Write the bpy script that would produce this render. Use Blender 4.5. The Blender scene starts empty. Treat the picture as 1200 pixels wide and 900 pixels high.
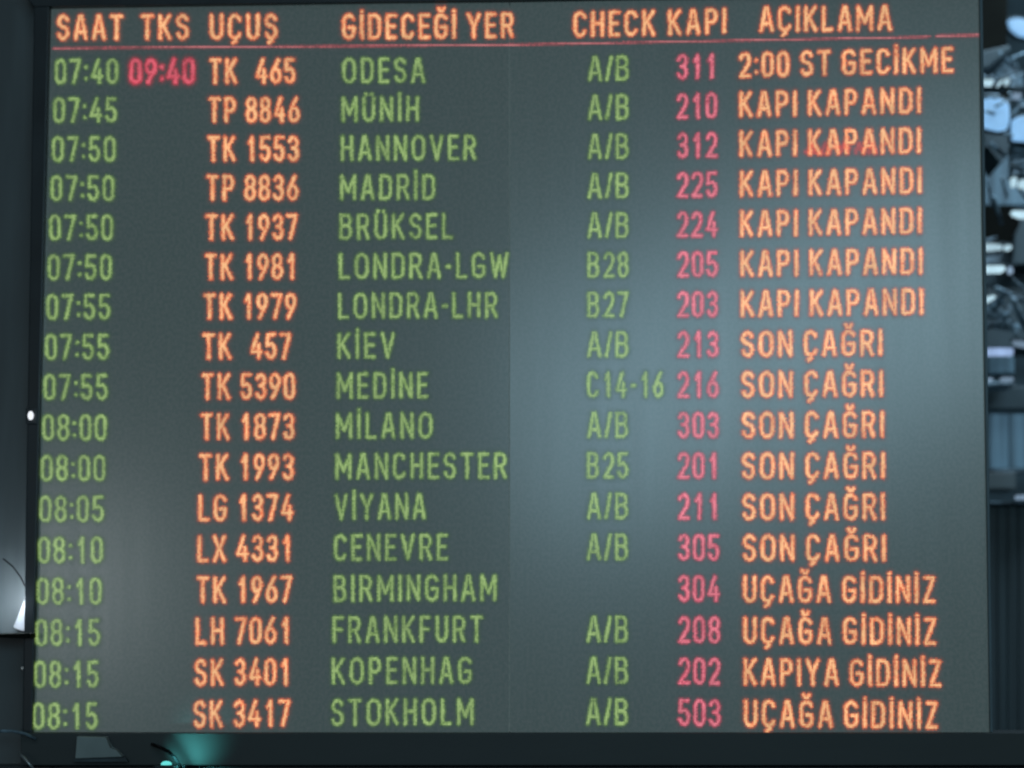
import bpy, bmesh, math, random
import numpy as np
from mathutils import Vector, Matrix
random.seed(7); rng = np.random.default_rng(7)
R = math.radians
S = bpy.context.scene
C = S.collection

# ------------------------------------------------------------------ camera
ZC = 2.4                                    # height of the middle of the board
cam_d = bpy.data.cameras.new('camera'); cam = bpy.data.objects.new('camera', cam_d); C.objects.link(cam)
S.camera = cam
cam.location = (0.3168, -5.8246, ZC - 0.6266)
CR = Matrix.Rotation(0.0528, 3, 'Z') @ Matrix.Rotation(math.pi/2 + 0.0974, 3, 'X') @ Matrix.Rotation(0.0021, 3, 'Z')
cam.rotation_euler = CR.to_euler()
cam_d.sensor_width = 36; cam_d.angle = R(25)
cam_d.clip_end = 200
cam_d.dof.use_dof = True; cam_d.dof.focus_distance = 5.1; cam_d.dof.aperture_fstop = 2.3
FPX = 600/math.tan(R(12.5))

# ------------------------------------------------------------------ world and lamps of the hall
w = bpy.data.worlds.new('World'); S.world = w; w.use_nodes = True
w.node_tree.nodes['Background'].inputs[0].default_value = (.55, .75, .85, 1)
w.node_tree.nodes['Background'].inputs[1].default_value = .075
S.view_settings.view_transform = 'Standard'; S.view_settings.look = 'None'
S.view_settings.exposure = 0; S.view_settings.gamma = 1

def area(name, loc, target, sx, sy, power, col, roll=0):
    l = bpy.data.lights.new(name, 'AREA'); l.shape = 'RECTANGLE'; l.size = sx; l.size_y = sy
    l.energy = power; l.color = col
    o = bpy.data.objects.new(name, l); C.objects.link(o); o.location = loc
    o.rotation_euler = (Vector(target) - Vector(loc)).to_track_quat('-Z', 'Y').to_euler()
    o.rotation_euler.rotate_axis('Z', R(roll))
    return o
# tall hall window far behind the viewer, mirrored softly in the right screen panel
area('hall_window_light', (1.55, -10, ZC+1.22), (0.5, 0, ZC), 4.1, 1.6, 142, (.50, .82, 1.0), 20)
# a second, dimmer bank of roof lights
area('roof_light_bank', (-1.0, -9, ZC+6.5), (0, 0, ZC), 6, 2, 60, (.75, .9, 1.0))
# round lamp of the hall mirrored in the lower left of the screen
area('hall_lamp_light', (-3.5, -9, ZC-.45), (-1, 0, ZC-.5), .4, .8, 15, (.9, .97, 1.0))

# ------------------------------------------------------------------ helpers
def at(px, py, y=0.0):
    """point on the plane Y = y met by the sight line through photo position px, py"""
    d = CR @ Vector((px-600, -(py-450), -FPX))
    t = (y - cam.location.y)/d.y
    return cam.location + d*t
_Rn = np.array(CR); _cl = np.array(cam.location)
def at_np(px, py, y=0.0):
    v = np.stack([px-600, -(py-450), np.full_like(px, -FPX)], -1) @ _Rn.T
    t = (y - _cl[1])/v[..., 1]
    return _cl + v*t[..., None]
def lin(r, g, b):
    f = lambda c: (c/255/12.92 if c <= 10.3 else ((c/255+.055)/1.055)**2.4)
    return (f(r), f(g), f(b), 1)
def tag(o, label=None, cat=None, group=None, kind=None):
    if label: o['label'] = label
    if cat: o['category'] = cat
    if group: o['group'] = group
    if kind: o['kind'] = kind
    return o
def empty(name, loc):
    o = bpy.data.objects.new(name, None); C.objects.link(o); o.location = loc
    bpy.context.view_layer.update()
    return o
def link(name, me, mat, parent=None):
    if mat: me.materials.append(mat)
    o = bpy.data.objects.new(name, me); C.objects.link(o)
    if parent:
        o.parent = parent; o.matrix_parent_inverse = Matrix.Translation(-parent.location)
    return o
def frombm(name, bm, mat, parent=None, bevel=0, smooth=False):
    if bevel:
        bmesh.ops.bevel(bm, geom=[e for e in bm.edges if e.calc_length() > bevel*2.5], offset=bevel, segments=2, affect='EDGES', profile=.6)
    bmesh.ops.recalc_face_normals(bm, faces=bm.faces)
    me = bpy.data.meshes.new(name); bm.to_mesh(me); bm.free()
    if smooth:
        for p in me.polygons: p.use_smooth = True
    return link(name, me, mat, parent)
def slab(name, quad, y0, depth, mat, parent=None, bevel=0, y_of=None):
    """solid with a four cornered front face whose corners are photo positions, and real depth behind it"""
    bm = bmesh.new()
    f = []; b = []
    for i, (x, y) in enumerate(quad):
        yy = y0 if y_of is None else y_of[i]
        p = at(x, y, yy); f.append(bm.verts.new(p)); b.append(bm.verts.new((p.x, p.y+depth, p.z)))
    n = len(f)
    bm.faces.new(f); bm.faces.new(b[::-1])
    for i in range(n): bm.faces.new((f[i], b[i], b[(i+1) % n], f[(i+1) % n]))
    return frombm(name, bm, mat, parent, bevel)
def rect(x0, y0, x1, y1): return [(x0, y0), (x0, y1), (x1, y1), (x1, y0)]
def tube(name, pts, r, mat, parent=None, seg=10):
    bm = bmesh.new(); rings = []
    for i, p in enumerate(pts):
        a = pts[max(i-1, 0)]; b = pts[min(i+1, len(pts)-1)]
        q = (Vector(b)-Vector(a)).to_track_quat('Z', 'Y')
        rr = r[i] if isinstance(r, (list, tuple)) else r
        rings.append([bm.verts.new(Vector(p) + q @ Vector((rr*math.cos(2*math.pi*k/seg), rr*math.sin(2*math.pi*k/seg), 0))) for k in range(seg)])
    for A, B in zip(rings, rings[1:]):
        for k in range(seg): bm.faces.new((A[k], A[(k+1) % seg], B[(k+1) % seg], B[k]))
    bm.faces.new(rings[0][::-1]); bm.faces.new(rings[-1])
    return frombm(name, bm, mat, parent, smooth=True)

def nodes(name):
    m = bpy.data.materials.new(name); m.use_nodes = True
    return m, m.node_tree, m.node_tree.nodes['Principled BSDF']
def metal_paint(name, col, rough=.5, spec=.5, var=.35, scale=(3, 3, 3), metallic=0, bump=.1):
    m, nt, p = nodes(name)
    tc = nt.nodes.new('ShaderNodeTexCoord'); mp = nt.nodes.new('ShaderNodeMapping'); mp.inputs['Scale'].default_value = scale
    nz = nt.nodes.new('ShaderNodeTexNoise'); nz.inputs['Scale'].default_value = 2; nz.inputs['Detail'].default_value = 6
    mx = nt.nodes.new('ShaderNodeMix'); mx.data_type = 'RGBA'
    mx.inputs['A'].default_value = tuple(c*(1-var) for c in col[:3])+(1,); mx.inputs['B'].default_value = tuple(c*(1+var) for c in col[:3])+(1,)
    bp = nt.nodes.new('ShaderNodeBump'); bp.inputs['Strength'].default_value = bump; bp.inputs['Distance'].default_value = .01
    mr = nt.nodes.new('ShaderNodeMapRange'); mr.inputs['To Min'].default_value = rough*.8; mr.inputs['To Max'].default_value = min(1, rough*1.25)
    L = nt.links.new
    L(tc.outputs['Object'], mp.inputs[0]); L(mp.outputs[0], nz.inputs['Vector'])
    fr = nt.nodes.new('ShaderNodeMapRange'); fr.inputs['From Min'].default_value = .34; fr.inputs['From Max'].default_value = .66
    L(nz.outputs[0], fr.inputs['Value']); L(fr.outputs[0], mx.inputs['Factor']); L(mx.outputs['Result'], p.inputs['Base Color'])
    L(nz.outputs[0], mr.inputs['Value']); L(mr.outputs[0], p.inputs['Roughness'])
    L(nz.outputs[0], bp.inputs['Height']); L(bp.outputs[0], p.inputs['Normal'])
    p.inputs['Specular IOR Level'].default_value = spec; p.inputs['Metallic'].default_value = metallic
    return m
def glow(name, col, strength, var=.25, scale=6):
    m, nt, p = nodes(name)
    tc = nt.nodes.new('ShaderNodeTexCoord'); nz = nt.nodes.new('ShaderNodeTexNoise'); nz.inputs['Scale'].default_value = scale
    mx = nt.nodes.new('ShaderNodeMapRange'); mx.inputs['From Min'].default_value = .3; mx.inputs['From Max'].default_value = .7
    mx.inputs['To Min'].default_value = strength*(1-var); mx.inputs['To Max'].default_value = strength*(1+var)
    nt.links.new(tc.outputs['Object'], nz.inputs['Vector']); nt.links.new(nz.outputs[0], mx.inputs['Value'])
    p.inputs['Base Color'].default_value = (.04, .05, .06, 1)
    p.inputs['Emission Color'].default_value = col; nt.links.new(mx.outputs[0], p.inputs['Emission Strength'])
    return m

M_bezel = metal_paint('black_bezel', (.016, .024, .028), .38, .4, .2)
M_edge = metal_paint('bezel_edge', (.04, .062, .072), .5, .5, .2)
M_trim = metal_paint('side_trim', (.085, .13, .15), .5, .5, .2)
M_beam = metal_paint('dark_beam', (.052, .060, .059), .6, .3, .15, (.6, 3, 3))
M_pillar = metal_paint('pillar_cladding', (.075, .093, .097), .42, .5, .25, (5, 5, .7))
M_dark = metal_paint('dark_paint', (.006, .0065, .005), .8, .08, .4)
M_steel = metal_paint('roof_steel', (.14, .20, .24), .6, .3, .8, (12, 12, 12))
M_duct = metal_paint('duct_sheet', (.20, .26, .30), .6, .3, .75, (9, 9, 16), bump=1)
M_hall = metal_paint('hall_wall', (.08, .12, .14), .8, .3, .4, (2, 2, 3))
M_glassy = metal_paint('tinted_glass', (.14, .22, .27), .4, .4, .4, (16, 4, .7))
M_cab = metal_paint('cabinet', (.045, .062, .068), .55, .35, .3, (20, 4, .4))
M_greybox = metal_paint('grey_box', (.22, .26, .25), .6, .4, .15)
M_cable = metal_paint('cable', (.006, .006, .007), .8, .1, .2)
M_rod = metal_paint('bright_rod', (.35, .38, .38), .3, .6, .2, metallic=.6)
M_sky = glow('daylight_pane', lin(140, 195, 245), .92, .2, 14)
M_lamp = glow('lamp_tube', lin(190, 225, 240), .95, .25, 12)
M_lampdim = glow('lamp_tube_dim', lin(135, 160, 185), .8, .25, 12)
M_lampblue = glow('lamp_panel_blue', lin(160, 188, 232), .85, .3, 20)
M_white = glow('white_bulb', lin(235, 240, 248), 1.2, .1, 8)
M_reflglow = glow('reflection_glow', lin(205, 218, 232), .8, .3, 20)  # glow colour of the stand-in reflection on the pillar
M_teal = glow('teal_bulb', lin(110, 240, 235), .9, .1, 8)

# screen glass: dark, softly reflecting, with the faint grey of its lit black level
def screen_mat(name):
    m, nt, p = nodes(name); L = nt.links.new
    tc = nt.nodes.new('ShaderNodeTexCoord')
    mp = nt.nodes.new('ShaderNodeMapping'); mp.inputs['Scale'].default_value = (22, 1, 1.1)
    nz = nt.nodes.new('ShaderNodeTexNoise'); nz.inputs['Scale'].default_value = 1; nz.inputs['Detail'].default_value = 3
    L(tc.outputs['Object'], mp.inputs[0]); L(mp.outputs[0], nz.inputs['Vector'])
    mp2 = nt.nodes.new('ShaderNodeMapping'); mp2.inputs['Scale'].default_value = (130, 1, 110)
    n2 = nt.nodes.new('ShaderNodeTexNoise'); n2.inputs['Scale'].default_value = 1; n2.inputs['Detail'].default_value = 1
    L(tc.outputs['Object'], mp2.inputs[0]); L(mp2.outputs[0], n2.inputs['Vector'])
    r = nt.nodes.new('ShaderNodeMapRange'); r.inputs['From Min'].default_value = .3; r.inputs['From Max'].default_value = .7
    r.inputs['To Min'].default_value = .20; r.inputs['To Max'].default_value = .225
    L(nz.outputs[0], r.inputs['Value']); L(r.outputs[0], p.inputs['Roughness'])
    c = nt.nodes.new('ShaderNodeMix'); c.data_type = 'RGBA'
    c.inputs['A'].default_value = (.037, .057, .057, 1); c.inputs['B'].default_value = (.048, .066, .067, 1)
    f2 = nt.nodes.new('ShaderNodeMapRange'); f2.inputs['From Min'].default_value = .36; f2.inputs['From Max'].default_value = .64
    L(n2.outputs[0], f2.inputs['Value']); L(f2.outputs[0], c.inputs['Factor'])
    L(c.outputs['Result'], p.inputs['Emission Color']); p.inputs['Emission Strength'].default_value = .95
    p.inputs['Base Color'].default_value = (.03, .04, .042, 1)
    p.inputs['Specular IOR Level'].default_value = .6
    return m
M_screen = screen_mat('screen_glass')

# lettering: light of the display, palest in the middle of a stroke, deeper in colour at its fringe
def text_mat(name, core, edge, halo, gain=1.0, amax=.96):
    m = bpy.data.materials.new(name); m.use_nodes = True; nt = m.node_tree; nt.nodes.clear(); L = nt.links.new
    out = nt.nodes.new('ShaderNodeOutputMaterial'); mix = nt.nodes.new('ShaderNodeAddShader')
    tr = nt.nodes.new('ShaderNodeBsdfTransparent'); em = nt.nodes.new('ShaderNodeEmission')
    at_ = nt.nodes.new('ShaderNodeAttribute'); at_.attribute_name = 'stroke'
    tc = nt.nodes.new('ShaderNodeTexCoord')
    mp = nt.nodes.new('ShaderNodeMapping'); mp.inputs['Scale'].default_value = (62, 1, 26)
    nz = nt.nodes.new('ShaderNodeTexNoise'); nz.inputs['Scale'].default_value = 1; nz.inputs['Detail'].default_value = 2
    L(tc.outputs['Object'], mp.inputs[0]); L(mp.outputs[0], nz.inputs['Vector'])
    ad = nt.nodes.new('ShaderNodeMath'); ad.operation = 'MULTIPLY_ADD'; ad.inputs[1].default_value = 3.4; ad.inputs[2].default_value = -1.7
    L(nz.outputs[0], ad.inputs[0])
    sm = nt.nodes.new('ShaderNodeMath'); sm.operation = 'ADD'; L(ad.outputs[0], sm.inputs[0]); L(at_.outputs['Fac'], sm.inputs[1])
    dv = nt.nodes.new('ShaderNodeMath'); dv.operation = 'DIVIDE'; dv.inputs[1].default_value = 7.5; L(sm.outputs[0], dv.inputs[0])
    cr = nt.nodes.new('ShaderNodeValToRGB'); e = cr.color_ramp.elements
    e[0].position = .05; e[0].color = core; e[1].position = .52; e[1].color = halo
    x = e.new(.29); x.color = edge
    L(dv.outputs[0], cr.inputs[0]); L(cr.outputs[0], em.inputs[0]); 
    n3 = nt.nodes.new('ShaderNodeTexNoise'); n3.inputs['Scale'].default_value = 17; n3.inputs['Detail'].default_value = 2
    L(tc.outputs['Object'], n3.inputs['Vector'])
    g3 = nt.nodes.new('ShaderNodeMapRange'); g3.inputs['From Min'].default_value = .3; g3.inputs['From Max'].default_value = .7
    g3.inputs['To Min'].default_value = gain*.72; g3.inputs['To Max'].default_value = gain*1.15
    L(n3.outputs[0], g3.inputs['Value']); gm = nt.nodes.new('ShaderNodeMath'); gm.operation = 'MULTIPLY'; L(g3.outputs[0], gm.inputs[0]); L(gm.outputs[0], em.inputs[1])
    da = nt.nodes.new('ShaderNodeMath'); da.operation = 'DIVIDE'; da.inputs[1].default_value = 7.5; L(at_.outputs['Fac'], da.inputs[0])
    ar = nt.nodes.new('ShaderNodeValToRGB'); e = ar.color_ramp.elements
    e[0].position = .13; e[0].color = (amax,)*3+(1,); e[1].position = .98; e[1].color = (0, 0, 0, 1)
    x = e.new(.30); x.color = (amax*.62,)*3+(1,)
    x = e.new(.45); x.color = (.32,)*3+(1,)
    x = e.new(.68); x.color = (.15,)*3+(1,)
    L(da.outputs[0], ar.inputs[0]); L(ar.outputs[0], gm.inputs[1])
    tv = nt.nodes.new('ShaderNodeMath'); tv.operation = 'MULTIPLY_ADD'; tv.inputs[1].default_value = -.5; tv.inputs[2].default_value = 1
    L(ar.outputs[0], tv.inputs[0]); L(tv.outputs[0], tr.inputs[0])
    L(tr.outputs[0], mix.inputs[0]); L(em.outputs[0], mix.inputs[1]); L(mix.outputs[0], out.inputs[0])
    return m
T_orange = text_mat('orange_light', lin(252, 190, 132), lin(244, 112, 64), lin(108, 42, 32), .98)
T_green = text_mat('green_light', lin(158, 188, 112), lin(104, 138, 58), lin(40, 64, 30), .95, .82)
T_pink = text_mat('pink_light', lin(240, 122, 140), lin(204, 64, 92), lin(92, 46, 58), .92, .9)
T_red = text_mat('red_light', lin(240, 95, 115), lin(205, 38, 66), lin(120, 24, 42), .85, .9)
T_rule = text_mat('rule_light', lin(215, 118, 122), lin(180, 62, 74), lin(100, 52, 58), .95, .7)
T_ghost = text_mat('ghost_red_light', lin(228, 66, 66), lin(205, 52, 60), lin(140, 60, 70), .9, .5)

# ------------------------------------------------------------------ stroke font (unit box, v up)
def arc(cx, cy, rx, ry, a0, a1, n=7):
    return [(cx+rx*math.cos(R(a0+(a1-a0)*i/n)), cy+ry*math.sin(R(a0+(a1-a0)*i/n))) for i in range(n+1)]
def stadium(x0, y0, x1, y1, rx, ry):
    return (arc(x1-rx, y1-ry, rx, ry, 0, 90)+arc(x0+rx, y1-ry, rx, ry, 90, 180)+arc(x0+rx, y0+ry, rx, ry, 180, 270)+arc(x1-rx, y0+ry, rx, ry, 270, 360)+[(x1, y1-ry)])
Cshape = [arc(.5, .76, .5, .24, 15, 180)+arc(.5, .24, .5, .24, 180, 345)]
G = {
 'A': (.50, [[(0, 0), (.42, 1), (.58, 1), (1, 0)], [(.17, .30), (.83, .30)]]),
 'B': (.46, [[(0, 0), (0, 1), (.6, 1)]+arc(.6, .77, .34, .23, 90, -90)+[(0, .54)], [(.6, .54)]+arc(.6, .27, .4, .27, 90, -90)+[(0, 0)]]),
 'C': (.46, Cshape),
 'D': (.47, [[(0, 0), (0, 1), (.5, 1)]+arc(.5, .72, .5, .28, 90, 0)+arc(.5, .28, .5, .28, 0, -90)+[(0, 0)]]),
 'E': (.40, [[(1, 0), (0, 0), (0, 1), (1, 1)], [(0, .52), (.85, .52)]]),
 'F': (.40, [[(0, 0), (0, 1), (1, 1)], [(0, .50), (.85, .50)]]),
 'G': (.48, [arc(.5, .76, .5, .24, 20, 180)+arc(.5, .24, .5, .24, 180, 360)+[(1, .46), (.55, .46)]]),
 'H': (.46, [[(0, 0), (0, 1)], [(1, 0), (1, 1)], [(0, .52), (1, .52)]]),
 'I': (.13, [[(.5, 0), (.5, 1)]]),
 'K': (.46, [[(0, 0), (0, 1)], [(.95, 1), (.12, .47)], [(.30, .58), (1, 0)]]),
 'L': (.40, [[(0, 1), (0, 0), (1, 0)]]),
 'M': (.58, [[(0, 0), (0, 1), (.5, .30), (1, 1), (1, 0)]]),
 'N': (.48, [[(0, 0), (0, 1), (1, 0), (1, 1)]]),
 'O': (.50, [stadium(0, 0, 1, 1, .5, .30)]),
 'P': (.44, [[(0, 0), (0, 1), (.55, 1)]+arc(.55, .73, .45, .27, 90, -90)+[(0, .46)]]),
 'R': (.46, [[(0, 0), (0, 1), (.55, 1)]+arc(.55, .74, .42, .26, 90, -90)+[(0, .48)], [(.55, .48), (1, 0)]]),
 'S': (.44, [arc(.5, .76, .5, .24, 20, 180)+arc(.5, .76, .5, .22, 180, 255)+arc(.5, .26, .5, .26, 70, 0)+arc(.5, .25, .5, .25, 0, -165)]),
 'T': (.46, [[(0, 1), (1, 1)], [(.5, 1), (.5, 0)]]),
 'U': (.46, [[(0, 1), (0, .28)]+arc(.5, .26, .5, .26, 180, 360)+[(1, 1)]]),
 'V': (.50, [[(0, 1), (.5, 0), (1, 1)]]),
 'W': (.66, [[(0, 1), (.24, 0), (.5, .9), (.76, 0), (1, 1)]]),
 'X': (.48, [[(0, 0), (1, 1)], [(0, 1), (1, 0)]]),
 'Y': (.50, [[(0, 1), (.5, .46), (1, 1)], [(.5, .46), (.5, 0)]]),
 'Z': (.42, [[(0, 1), (1, 1), (0, 0), (1, 0)]]),
 '0': (.43, [stadium(0, 0, 1, 1, .5, .24)]),
 '1': (.26, [[(0, .74), (.75, 1), (.75, 0)]]),
 '2': (.43, [arc(.5, .74, .5, .26, 165, -15)+[(.86, .50), (0, 0), (1, 0)]]),
 '3': (.43, [arc(.5, .76, .46, .24, 160, -90)+[(.40, .52)], [(.5, .52)]+arc(.5, .26, .5, .26, 90, -160)]),
 '4': (.46, [[(.62, 1), (0, .26), (1, .26)], [(.76, .55), (.76, 0)]]),
 '5': (.43, [[(.92, 1), (.10, 1), (.05, .54)]+arc(.48, .30, .52, .30, 120, -160)]),
 '6': (.43, [[(.80, 1), (.12, .50)]+arc(.5, .29, .5, .29, 160, -200, 14)]),
 '7': (.43, [[(0, 1), (1, 1), (.32, 0)]]),
 '8': (.43, [stadium(.04, .53, .96, 1, .46, .22), stadium(0, 0, 1, .53, .5, .25)]),
 '9': (.43, [[(.20, 0), (.88, .50)]+arc(.5, .71, .5, .29, -20, 340, 14)]),
 '/': (.28, [[(0, 0), (1, 1)]]),
 ':': (.13, [[(.5, .16), (.5, .17)], [(.5, .68), (.5, .69)]]),
 '-': (.20, [[(0, .46), (1, .46)]]),
}
dot = lambda x: [(x, 1.17), (x, 1.18)]
breve = [(.24, 1.30), (.38, 1.17), (.62, 1.17), (.76, 1.30)]
ced = [(.52, 0), (.60, -.13), (.30, -.22)]
for ch, base, extra in (('İ', 'I', [dot(.5)]), ('Ü', 'U', [dot(.2), dot(.8)]), ('Ğ', 'G', [breve]), ('Ç', 'C', [ced]), ('Ş', 'S', [ced])):
    G[ch] = (G[base][0], G[base][1]+extra)
def layout(s):
    """segments in cap-height units with the string's natural width"""
    x = 0; segs = []; T = .062; prev = None
    for ch in s:
        if ch == ' ': x += .33 if prev == ' ' else .30; prev = ' '; continue
        wd, lines = G[ch]
        if prev and prev != ' ': x += .115 if (prev.isdigit() or prev == ':') and (ch.isdigit() or ch == ':') else (.10 if '/' in (prev, ch) else .165)
        elif prev == ' ': x += .10
        off = (.43-wd)*.5 if ch == '1' else 0
        for l in lines:
            q = [(x+off+T+(wd-2*T)*u, T+(1-2*T)*v) for u, v in l]
            segs += [(a, b) for a, b in zip(q, q[1:])]
        x += (.43 if ch == '1' else wd); prev = ch
    return segs, x

BX = [60, 100, 295, 480, 710, 818, 880, 1080, 1150]
B1 = [98.5, 98.3, 98, 97, 95, 92.8, 90.7, 85.5, 84]
B9 = [469, 469, 468, 466.8, 466, 466, 466, 464.2, 464]
BL_ = [855, 855, 852, 850, 850, 851, 852, 854, 854.5]
HB = [47, 46.8, 46, 45.8, 42.7, 40.3, 37.4, 35.2, 34.5]
def base(x, row):
    if row == 0: return np.interp(x, BX, HB)
    t = (row-1)/16
    a, b, c = np.interp(x, BX, B1), np.interp(x, BX, B9), np.interp(x, BX, BL_)
    return a*(1-t)*(1-2*t)*1.0 + b*4*t*(1-t) + c*t*(2*t-1)
STEP = 1.9
def lettering(name, s, x0, x1, row, mat, parent, tx=1.0, label=None, segs=None, cap=None, hw=1.0, y=-.002):
    cap = cap or (29.6 + 2.2*max(row-1, 0)/16)
    if segs is None:
        segs, wn = layout(s)
        A = np.array([[a[0], a[1], b[0], b[1]] for a, b in segs])
        sx = (x1-x0)/wn
        A[:, [0, 2]] = x0 + A[:, [0, 2]]*sx
        A[:, [1, 3]] = -A[:, [1, 3]]*cap
    else:
        A = np.array(segs, float)
    m = 8
    gx = np.arange(A[:, [0, 2]].min()-m, A[:, [0, 2]].max()+m, STEP)
    gy = np.arange(A[:, [1, 3]].min()-m, A[:, [1, 3]].max()+m, STEP*1.1)
    X, Y = np.meshgrid(gx[:-1]+STEP/2, gy[:-1]+STEP*.55)
    D = np.full(X.shape, 99.)
    for ax, ay, bx, by in A:
        vx, vy = bx-ax, by-ay; L2 = vx*vx+vy*vy+1e-9
        t = np.clip(((X-ax)*vx+(Y-ay)*vy)/L2, 0, 1)
        D = np.minimum(D, np.hypot(X-ax-t*vx, Y-ay-t*vy))
    D = np.maximum(D*hw + rng.normal(0, .32, D.shape), 0)
    nx = len(gx); jj, ii = np.nonzero(D < 7.4)          # one face for each lit pixel of the display
    v00 = jj*nx+ii; F = np.stack([v00, v00+nx, v00+nx+1, v00+1], 1)
    used, inv = np.unique(F, return_inverse=True); F = inv.reshape(F.shape)
    GX, GY = np.meshgrid(gx, gy)
    px = GX.ravel()[used]; py = GY.ravel()[used]
    if row is not None and row >= 0: py = py + base(px, row)
    P = at_np(px, py, y) - np.array([0, 0, 0])
    me = bpy.data.meshes.new(name); me.from_pydata(P.tolist(), [], F.tolist())
    a = me.attributes.new('stroke', 'FLOAT', 'FACE'); a.data.foreach_set('value', D[jj, ii].astype(np.float32))
    o = link(name, me, mat, parent)
    if label: o['label'] = label
    return o

# ------------------------------------------------------------------ the setting behind
hall_floor = slab('floor', [(-900, 0), (-900, 1), (2600, 1), (2600, 0)], 0, .1, M_hall); bpy.data.objects.remove(hall_floor)
def box(name, x0, x1, y0, y1, z0, z1, mat, parent=None, bevel=0):
    bm = bmesh.new(); bmesh.ops.create_cube(bm, size=1)
    for v in bm.verts: v.co = Vector(((x0+x1)/2+v.co.x*(x1-x0), (y0+y1)/2+v.co.y*(y1-y0), (z0+z1)/2+v.co.z*(z1-z0)))
    return frombm(name, bm, mat, parent, bevel)
tag(box('hall_wall', -8, 10, 7.0, 7.2, 0, 9, M_hall), kind='structure')
tag(box('floor', -8, 10, -14, 7.0, -.1, 0, M_hall), kind='structure')

# pillar with smooth cladding left of the board
pil = empty('clad_pillar', (at(10, 800, .12).x, .3, 0)); tag(pil, 'dark grey clad pillar standing at the left edge of the departures board', 'pillar')
xl, xr = at(-160, 450, .10).x, at(46, 450, .10).x
box('cladding_panel', xl, at(45, 300, .1).x, .10, .55, 0, 6, M_pillar, pil, .012)
box('corner_strip', at(46.2, 300, .1).x, at(62, 300, .1).x, .16, .52, 0, 6, M_edge, pil, .006)

# ------------------------------------------------------------------ departures board
board = empty('departures_board', (0, 0, ZC-.93))
tag(board, 'large black framed airport departures screen with rows of green, orange and pink text', 'departures board')
SEAM = 597
# two screen panels, turned very slightly against each other as in any video wall
slab('screen_panel', [(58, 8), (37, 860), (SEAM-.6, 860), (SEAM-.6, 3)], 0, .08, M_screen, board, 0, y_of=[.012, .012, .000, .000])
slab('screen_panel', [(SEAM+.6, 3), (SEAM+.6, 860), (1161, 860), (1148, -6)], 0, .08, M_screen, board, 0, y_of=[.000, .000, .010, .010])
# frame
slab('bezel_bar', [(40, -14), (26, 862), (37, 862), (58, -14)], -.012, .12, M_bezel, board, .003)
slab('bezel_bar', [(1148, -16), (1160.5, 858), (1163.5, 858), (1151.3, -16)], -.008, .12, M_trim, board, .001)
slab('bezel_bar', [(20, -16), (40, 7.5), (1154, -7), (1175, -30)], -.016, .12, M_bezel, board, .002)
slab('bezel_bar', [(24, 859), (24, 897), (1230, 897), (1230, 859)], -.03, .15, M_beam, board, .003)
slab('lower_housing', [(-60, 897.5), (-60, 990), (1260, 990), (1260, 897.5)], .02, .2, M_bezel, board, .003)

# heading
for s, a, b in (('SAAT', 67, 144), ('TKS', 165, 221), ('UÇUŞ', 246, 325), ('GİDECEĞİ YER', 401, 602), ('CHECK', 672, 768), ('KAPI', 783, 851), ('AÇIKLAMA', 890, 1045)):
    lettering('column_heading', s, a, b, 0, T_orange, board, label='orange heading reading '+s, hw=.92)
lx = np.linspace(63, 1090, 26); ly = np.interp(lx, [62, 597, 1147], [56.5, 52.5, 42])
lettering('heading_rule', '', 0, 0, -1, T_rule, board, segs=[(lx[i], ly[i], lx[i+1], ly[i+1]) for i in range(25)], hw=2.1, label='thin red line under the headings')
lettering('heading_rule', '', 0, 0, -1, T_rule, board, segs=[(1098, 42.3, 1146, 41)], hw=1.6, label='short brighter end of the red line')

rows = [
 ('07:40', 'TK  465', 'ODESA', 498, 'A/B', '311', '2:00 ST GECİKME', 1117),
 ('07:45', 'TP 8846', 'MÜNİH', 491, 'A/B', '210', 'KAPI KAPANDI', 1079),
 ('07:50', 'TK 1553', 'HANNOVER', 558, 'A/B', '312', 'KAPI KAPANDI', 1079),
 ('07:50', 'TP 8836', 'MADRİD', 510, 'A/B', '225', 'KAPI KAPANDI', 1080),
 ('07:50', 'TK 1937', 'BRÜKSEL', 531, 'A/B', '224', 'KAPI KAPANDI', 1080),
 ('07:50', 'TK 1981', 'LONDRA-LGW', 596, 'B28', '205', 'KAPI KAPANDI', 1081),
 ('07:55', 'TK 1979', 'LONDRA-LHR', 583, 'B27', '203', 'KAPI KAPANDI', 1082),
 ('07:55', 'TK  457', 'KİEV', 463, 'A/B', '213', 'SON ÇAĞRI', 1034),
 ('07:55', 'TK 5390', 'MEDİNE', 502, 'C14-16', '216', 'SON ÇAĞRI', 1035),
 ('08:00', 'TK 1873', 'MİLANO', 507, 'A/B', '303', 'SON ÇAĞRI', 1036),
 ('08:00', 'TK 1993', 'MANCHESTER', 594, 'B25', '201', 'SON ÇAĞRI', 1037),
 ('08:05', 'LG 1374', 'VİYANA', 499, 'A/B', '211', 'SON ÇAĞRI', 1037),
 ('08:10', 'LX 4331', 'CENEVRE', 525, 'A/B', '305', 'SON ÇAĞRI', 1038),
 ('08:10', 'TK 1967', 'BIRMINGHAM', 582, '', '304', 'UÇAĞA GİDİNİZ', 1096),
 ('08:15', 'LH 7061', 'FRANKFURT', 566, 'A/B', '208', 'UÇAĞA GİDİNİZ', 1097),
 ('08:15', 'SK 3401', 'KOPENHAG', 553, 'A/B', '202', 'KAPIYA GİDİNİZ', 1103),
 ('08:15', 'SK 3417', 'STOKHOLM', 555, 'A/B', '503', 'UÇAĞA GİDİNİZ', 1099),
]
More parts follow.
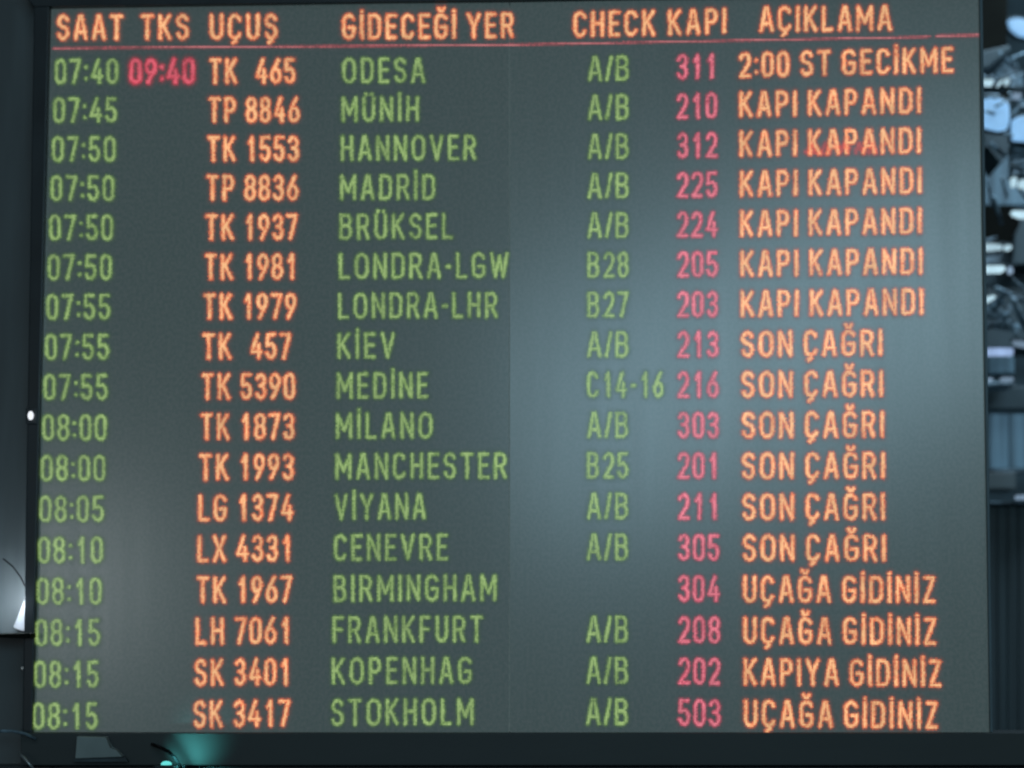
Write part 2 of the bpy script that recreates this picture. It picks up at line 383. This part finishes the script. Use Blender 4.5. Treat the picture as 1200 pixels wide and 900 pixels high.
for i, (tm, fl, de, dx, ck, gt, st, sx) in enumerate(rows):
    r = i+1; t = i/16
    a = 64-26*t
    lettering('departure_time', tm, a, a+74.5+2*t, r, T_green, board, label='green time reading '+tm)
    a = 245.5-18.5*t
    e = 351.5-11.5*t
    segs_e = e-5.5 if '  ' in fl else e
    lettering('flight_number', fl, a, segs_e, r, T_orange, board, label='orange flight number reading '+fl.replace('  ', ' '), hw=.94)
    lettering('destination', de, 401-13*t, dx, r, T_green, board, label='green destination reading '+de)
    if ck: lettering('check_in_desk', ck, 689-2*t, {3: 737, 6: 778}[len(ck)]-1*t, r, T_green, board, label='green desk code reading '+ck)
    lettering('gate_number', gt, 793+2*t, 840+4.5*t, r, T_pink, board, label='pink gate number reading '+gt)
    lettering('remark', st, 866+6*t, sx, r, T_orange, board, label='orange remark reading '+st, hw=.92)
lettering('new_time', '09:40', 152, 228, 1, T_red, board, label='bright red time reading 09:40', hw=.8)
# faint red marks glowing through the third remark
g = []
for x in (947, 963, 985, 1003, 1018):
    g += [(x, 184, x+4, 173), (x+4, 173, x+9, 184)]
g += [(944, 183, 968, 185), (978, 177, 996, 178), (1003, 180, 1014, 179)]
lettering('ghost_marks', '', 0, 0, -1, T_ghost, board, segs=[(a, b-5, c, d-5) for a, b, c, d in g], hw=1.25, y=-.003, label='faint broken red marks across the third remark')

# ------------------------------------------------------------------ small things left and below
# glowing wedge added in place of a lamp's reflection in the pillar cladding
lamp = empty('reflected_glow', at(30, 716, .08)); tag(lamp, 'small white glowing wedge standing in for a reflection on the pillar at the lower left edge of the board', 'lamp')
slab('glow_wedge', [(37, 680), (30, 704), (20, 724), (15, 735), (24, 739), (36, 740)], .05, .04, M_reflglow, lamp, .004)
slab('light_shield', [(-20, 743), (-20, 747), (36, 748), (36, 742)], -.05, .15, M_dark, lamp, .003)  # dark ledge added to keep the glow from spilling down the pillar
pl = bpy.data.lights.new('reflected_glow_light', 'POINT'); pl.energy = 1.7; pl.color = (.82, .9, 1); pl.shadow_soft_size = .03  # point light added to spread the stand-in reflection over the cladding
po = bpy.data.objects.new('reflected_glow_light', pl); C.objects.link(po); po.location = at(22, 706, .0); po.parent = lamp; po.matrix_parent_inverse = Matrix.Translation(-lamp.location)
tag(tube('thin_cable', [at(4, 655, .07), at(15, 664, .05), at(24, 676, .04), at(31, 690, .04), at(34, 702, .045)], .0018, M_cable), 'thin black cable curving down the pillar past the reflected glow', 'cable')
def ball(name, p, rx, rz, mat, parent=None):
    bm = bmesh.new(); bmesh.ops.create_uvsphere(bm, u_segments=16, v_segments=10, radius=1)
    for v in bm.verts: v.co = Vector((p.x+v.co.x*rx, p.y+v.co.y*rx, p.z+v.co.z*rz))
    return frombm(name, bm, mat, parent, smooth=True)
ind = empty('indicator_light', at(36, 487, -.02)); tag(ind, 'tiny white indicator light on the left frame halfway up', 'light')
ball('bulb', at(36, 487, -.026), .0075, .0115, M_white, ind)
slab('socket', rect(30, 478, 43, 497), -.016, .01, M_bezel, ind, .002)
clip = slab('glint_sliver', [(24, 781), (25, 785), (31, 784.5), (35, 780), (33, 778.5), (29, 782)], .06, .02, M_rod, None, .001)  # bright metal sliver added where only a small glint shows
tag(clip, 'tiny bright metal sliver added as a glint on the pillar below the reflected glow', 'clip')
# grey box and other pieces on the lower frame
gb = empty('junction_box', at(115, 876, -.05)); tag(gb, 'flat grey junction box on the frame below the 08:15 times', 'box')
slab('box_body', [(90, 863), (88, 889), (143, 887), (136, 879), (128, 877), (124, 864)], -.06, .03, M_greybox, gb, .002)
slab('box_flange', [(86, 889.5), (86, 893), (150, 893), (146, 887.6)], -.052, .02, M_cab, gb, .001)
tag(tube('bright_rod', [at(22, 882, -.06), at(28, 888, -.07), at(40, 902, -.08)], [.0025, .0045, .003], M_rod), 'short shiny metal rod slanting at the lower left corner', 'rod')
tag(tube('corner_pipe', [at(-12, 857, -.05), at(14, 856.5, -.055), at(30, 860, -.05), at(42, 866, -.04)], .004, M_steel), 'grey pipe end above the slanting rod at the lower left corner', 'pipe')
# teal spot lamp
tl = empty('teal_lamp', at(197, 893, -.07)); tag(tl, 'small teal lamp shining up the frame below the flight numbers', 'lamp')
ball('bulb', at(195, 896, -.065), .014, .009, M_teal, tl)
slab('lamp_holder', [(180, 897), (182, 910), (214, 910), (216, 897)], -.09, .04, M_bezel, tl, .003)
sp = bpy.data.lights.new('teal_lamp_light', 'SPOT'); sp.energy = 1.4; sp.color = (.15, .85, .85); sp.spot_size = R(80); sp.spot_blend = 1; sp.shadow_soft_size = .01
so = bpy.data.objects.new('teal_lamp_light', sp); C.objects.link(so); so.location = at(203, 893, -.13)
so.rotation_euler = (at(226, 876, -.03)-so.location).to_track_quat('-Z', 'Y').to_euler(); so.parent = tl; so.matrix_parent_inverse = Matrix.Translation(-tl.location)
tag(tube('looped_cable', [at(178, 872, -.05), at(188, 876, -.07), at(198, 881, -.10), at(206, 889, -.10), at(213, 902, -.09)], .0042, M_cable), 'black cable bending in front of the teal lamp', 'cable')

# ------------------------------------------------------------------ hall pieces past the right edge, built in place of reflections of the hall
D1, D2, D3 = 2.2, 3.2, 4.4
X0 = 1120                                  # everything runs on behind the board
col = empty('dark_column', at(1166, 40, D1)); tag(col, 'dark brown column at the top right beyond the board', 'column')
slab('column_shaft', [(1120, -60), (1120, 66), (1160, 72), (1180, 60), (1182, -60)], D1, .3, M_dark, col, .01)
slab('column_collar', [(1120, 66), (1120, 84), (1158, 80), (1186, 58), (1182, 52)], D1-.05, .3, M_edge, col, .01)
def pane(quad, y, label, mat=M_sky, fr=2.2, name='skylight'):
    cx = sum(p[0] for p in quad)/len(quad); cy = sum(p[1] for p in quad)/len(quad)
    t = empty(name, at(cx, cy, y)); tag(t, label, 'skylight', 'skylights of the hall roof')
    slab('pane', quad, y, .03, mat, t, .01)
    q2 = [(cx+(x-cx)*(1+fr/max(abs(x-cx), 1)), cy+(yy-cy)*(1+fr/max(abs(yy-cy), 1))) for x, yy in quad]
    slab('frame', q2, y+.02, .06, M_edge, t, .01)
    return t
pane([(1181, 23), (1184, 33), (1193, 41), (1212, 45), (1212, 24), (1192, 20)], D2, 'bright blue white skylight at the top right corner')
pane([(1140, 117), (1140, 145), (1154, 149), (1170, 153), (1181, 151), (1184, 138), (1183, 121), (1172, 114), (1160, 118), (1152, 115)], D1+.05, 'largest bright blue skylight beside the second row')
pane([(1186, 140), (1186, 164), (1215, 166), (1215, 134), (1194, 136)], D1+.05, 'bright blue skylight at the frame edge beside the third row')
def duct(x0, x1, ytop, ybot, y, label, mat=M_duct, group='rounded ventilation ducts'):
    n = 14; t = empty('ventilation_duct', at((x0+x1)/2, ybot, y)); tag(t, label, 'duct', group)
    bm = bmesh.new(); rings = []
    ns = 9
    for j in range(ns):                     # domed hood: half ellipse outline, real round depth
        u = j/(ns-1); k = math.sqrt(max(1-u**2, .0008))
        ring = []
        for i in range(n+1):
            a = math.pi*i/n
            c = at((x0+x1)/2, ybot+(ytop-ybot)*u, y)
            half = (at(x1, ybot, y).x-at(x0, ybot, y).x)/2*k
            ring.append(bm.verts.new((c.x-half*math.cos(a), c.y-half*.6*math.sin(a)+.3, c.z)))
        rings.append(ring)
    for A, B in zip(rings, rings[1:]):
        for i in range(n): bm.faces.new((A[i], A[i+1], B[i+1], B[i]))
    frombm('hood', bm, mat, t, smooth=True)
    slab('hood_rim', rect(x0-1, ybot, x1+1, ybot+2.5), y-.12, .2, M_edge, t, .004)
    return t
duct(1148, 1186, 60, 93, D1+.3, 'grey rounded duct hood under the dark column')
duct(1176, 1216, 44, 100, D1+.9, 'tall grey duct hood at the frame edge below the top skylight', M_steel)
duct(1128, 1182, 261, 284, D1+.3, 'grey rounded duct hood beside the fifth row')
def light(q, y, label, mat=M_lamp):
    cx = sum(p[0] for p in q)/len(q); cy = sum(p[1] for p in q)/len(q)
    t = empty('strip_light', at(cx, cy, y)); tag(t, label, 'light', 'strip lights in the hall')
    slab('tube', q, y, .05, mat, t, .006)
    x0, x1 = min(p[0] for p in q), max(p[0] for p in q); y0 = min(p[1] for p in q)
    slab('housing', rect(x0-1, y0-2.2, x1+1, y0-.4), y-.01, .08, M_edge, t, .004)
L3 = D1-.1
light([(1152.5, 92), (1153, 97), (1164, 98.5), (1165, 93)], L3, 'white strip light under the grey duct hood below the dark column')
light([(1170, 97.5), (1171, 99), (1177, 94), (1175, 92.5)], L3, 'tiny slanted white light, middle of the three under the duct hood')
light([(1179, 91), (1179, 97), (1183, 97.5), (1183, 91)], L3, 'tiny upright white light, right one of the three under the duct hood')
light([(1188, 108), (1188, 113), (1197, 114), (1198, 109)], L3, 'pale grey light above the skylight at the frame edge', M_lampdim)
light([(1186, 207), (1187, 217), (1192, 217), (1192, 207)], L3, 'small square white light, left of the pair at the frame edge')
light([(1196, 210), (1195, 218), (1212, 221), (1212, 210)], L3, 'small square white light, right of the pair at the frame edge')
light([(1186, 246.5), (1188, 251), (1196, 254), (1214, 254), (1214, 247)], L3, 'white strip light at the frame edge beside the fifth row')
light([(1130, 286), (1130, 292), (1152, 291.5), (1163, 290), (1175, 291.5), (1175, 287), (1163, 285)], L3, 'long white strip light below the duct hood beside the fifth row')
light([(1178, 286.5), (1179, 292), (1186, 291.5), (1186, 287)], L3, 'short white light at the end of the long strip below the duct hood')
light([(1130, 311), (1130, 319), (1176, 318), (1179, 315), (1176, 311)], L3, 'long pale blue strip light beside the sixth row')
light([(1182, 312), (1183, 319), (1188, 320), (1187, 313)], L3, 'short dim light at the end of the strip beside the sixth row', M_lampdim)
light([(1152, 349), (1154, 354), (1160, 353), (1168, 348), (1165, 345.5)], L3, 'small slanted white light among the roof trusses')
light([(1188, 398), (1191, 404), (1215, 409), (1215, 404), (1196, 401)], L3, 'pale slanted light at the frame edge right of the roof trusses', M_lampdim)
light([(1157, 407.5), (1157, 416), (1188, 416), (1188, 407.5)], L3, 'broad pale blue light panel below the roof trusses', M_lampblue)
light([(1130, 443), (1130, 446), (1164, 446), (1164, 443)], L3, 'dim strip light, left of the pair below the broad panel', M_lampdim)
light([(1174, 442), (1174, 446), (1188, 446), (1188, 442)], L3, 'dim strip light, right of the pair below the broad panel', M_lampdim)
# ceiling and wall pieces
def piece(name, q, y, d, mat, label, cat, group=None):
    o = slab(name, q, y, d, mat, None, .008); tag(o, label, cat, group); return o
piece('ceiling_beam', [(1100, 100), (1100, 117), (1160, 119), (1186, 122), (1186, 104), (1168, 99)], D1+.6, .3, M_dark, 'dark beam over the largest bright skylight', 'beam')
piece('ceiling_beam', [(1100, 146), (1100, 168), (1160, 170), (1172, 192), (1184, 178), (1184, 152), (1172, 155)], D1+.5, .3, M_edge, 'dark pointed beam under the largest bright skylight', 'beam')
piece('upper_wall_panel', rect(1100, 160, 1300, 241), D2+.3, .2, M_glassy, 'blue grey wall panel under the largest skylight', 'wall panel')
piece('ceiling_beam', [(1100, 240), (1100, 286), (1184, 286), (1196, 262), (1193, 240)], D1+.8, .3, M_dark, 'dark beam above the duct hood beside the fifth row', 'beam')
piece('ceiling_beam', [(1190, 255), (1186, 310), (1300, 310), (1300, 256)], D1+.9, .3, M_edge, 'dark grey beam at the frame edge beside the fifth row', 'beam')
piece('middle_wall_panel', rect(1100, 286, 1300, 342), D2+.35, .2, M_duct, 'grey blue wall panel behind the long strip lights', 'wall panel')
lv = empty('louvre_panel', at(1196, 190, D1)); tag(lv, 'grey louvred panel of flat slats at the frame edge below the right skylight', 'louvre')
for k in range(6):
    slab('slat', rect(1186, 167+k*6.6, 1216, 170.6+k*6.6), D1+.1, .1, M_duct if k % 2 else M_steel, lv, .004)
# space frame
tr = empty('roof_truss', at(1175, 370, D1+.2)); tag(tr, 'grey steel roof truss of crossed tubes beyond the board', 'truss')
for (a, b, c, d, rr) in ((1140, 362, 1186, 376, .010), (1140, 378, 1184, 384, .012), (1160, 350, 1192, 392, .011), (1178, 342, 1160, 372, .009), (1192, 346, 1172, 384, .010),
                         (1150, 340, 1176, 356, .008), (1186, 350, 1204, 388, .012), (1140, 392, 1180, 372, .009), (1168, 338, 1200, 352, .010), (1150, 356, 1166, 372, .008)):
    dz = random.uniform(-.2, .2)
    tube('truss_tube', [at(a, b, D1+.2+dz), at(c, d, D1+.2-dz)], rr, M_duct if rr > .0095 else M_steel, tr, 8)
for (a, b) in ((1178, 370), (1164, 360), (1190, 384)):
    ball('truss_node', at(a, b, D1+.15), .016, .016, M_steel, tr)
t2 = empty('roof_truss', at(1178, 170, D1-.1)); tag(t2, 'tall thin steel roof truss crossing in front of the blue skylights', 'truss')
for k in range(26):
    a, b = random.uniform(1146, 1196), random.uniform(10, 330); L_ = random.uniform(14, 34); an = random.choice((-.9, -.35, .3, .8, 1.35)) + random.uniform(-.2, .2)
    if a < 1180 and b < 60: continue
    tube('truss_tube', [at(a, b, D1-.05), at(a+L_*math.cos(an), b+L_*math.sin(an), D1+.25)], random.uniform(.004, .0085), random.choice((M_steel, M_edge, M_duct)), t2, 6)
piece('ceiling_beam', rect(1100, 338, 1300, 408), D1+1.0, .3, M_edge, 'dark ceiling behind the roof trusses', 'beam')
piece('lower_wall_panel', rect(1156, 416.5, 1189, 438), D1+.3, .2, M_glassy, 'blue wall panel under the broad light panel', 'wall panel')
piece('ceiling_beam', rect(1100, 447, 1190, 452), D1+.1, .2, M_duct, 'thin grey beam under the dim strip lights', 'beam')
piece('ceiling_beam', rect(1100, 452, 1300, 480), D1+.5, .2, M_edge, 'dark band above the tall glass partition', 'beam')
gl = empty('glass_partition', at(1175, 515, D2)); tag(gl, 'tall blue tinted glass partition above the dark cabinet', 'partition')
for k in range(5):
    x = 1110+k*24.5
    slab('glass_pane', rect(x, 480, x+23.6, 549), D2, .03, M_glassy, gl, .003)
slab('top_rail', rect(1100, 549.5, 1300, 553), D2-.06, .08, M_duct, gl, .004)
piece('ceiling_beam', rect(1100, 553, 1191, 574), D1+.6, .2, M_pillar, 'grey ledge between glass partition and dark cabinet', 'ledge')
light([(1192, 580), (1192, 585), (1216, 585), (1216, 580)], L3, 'dim strip light just above the dark cabinet at the frame edge', M_lampdim)
cb = empty('dark_cabinet', at(1180, 860, D1)); tag(cb, 'tall dark cabinet with upright panels at the lower right', 'cabinet')
slab('cabinet_top', rect(1100, 587.5, 1300, 591), D1-.06, .3, M_steel, cb, .004)
for k in range(9):
    x = 1108+k*12.2
    slab('panel', rect(x, 591.5, x+11.7, 900), D1+(k % 2)*.006, .2, M_cab, cb, .003)
slab('side_trim', [(1152, 592), (1157, 900), (1163, 900), (1159.5, 592)], .5, .04, M_greybox, cb, .002)
# lights over the hall behind
area('hall_ceiling_light', (2.6, 1.2, ZC+2.6), (2.0, 3.4, ZC), 1.6, 1.0, 85, (.6, .82, 1.0))
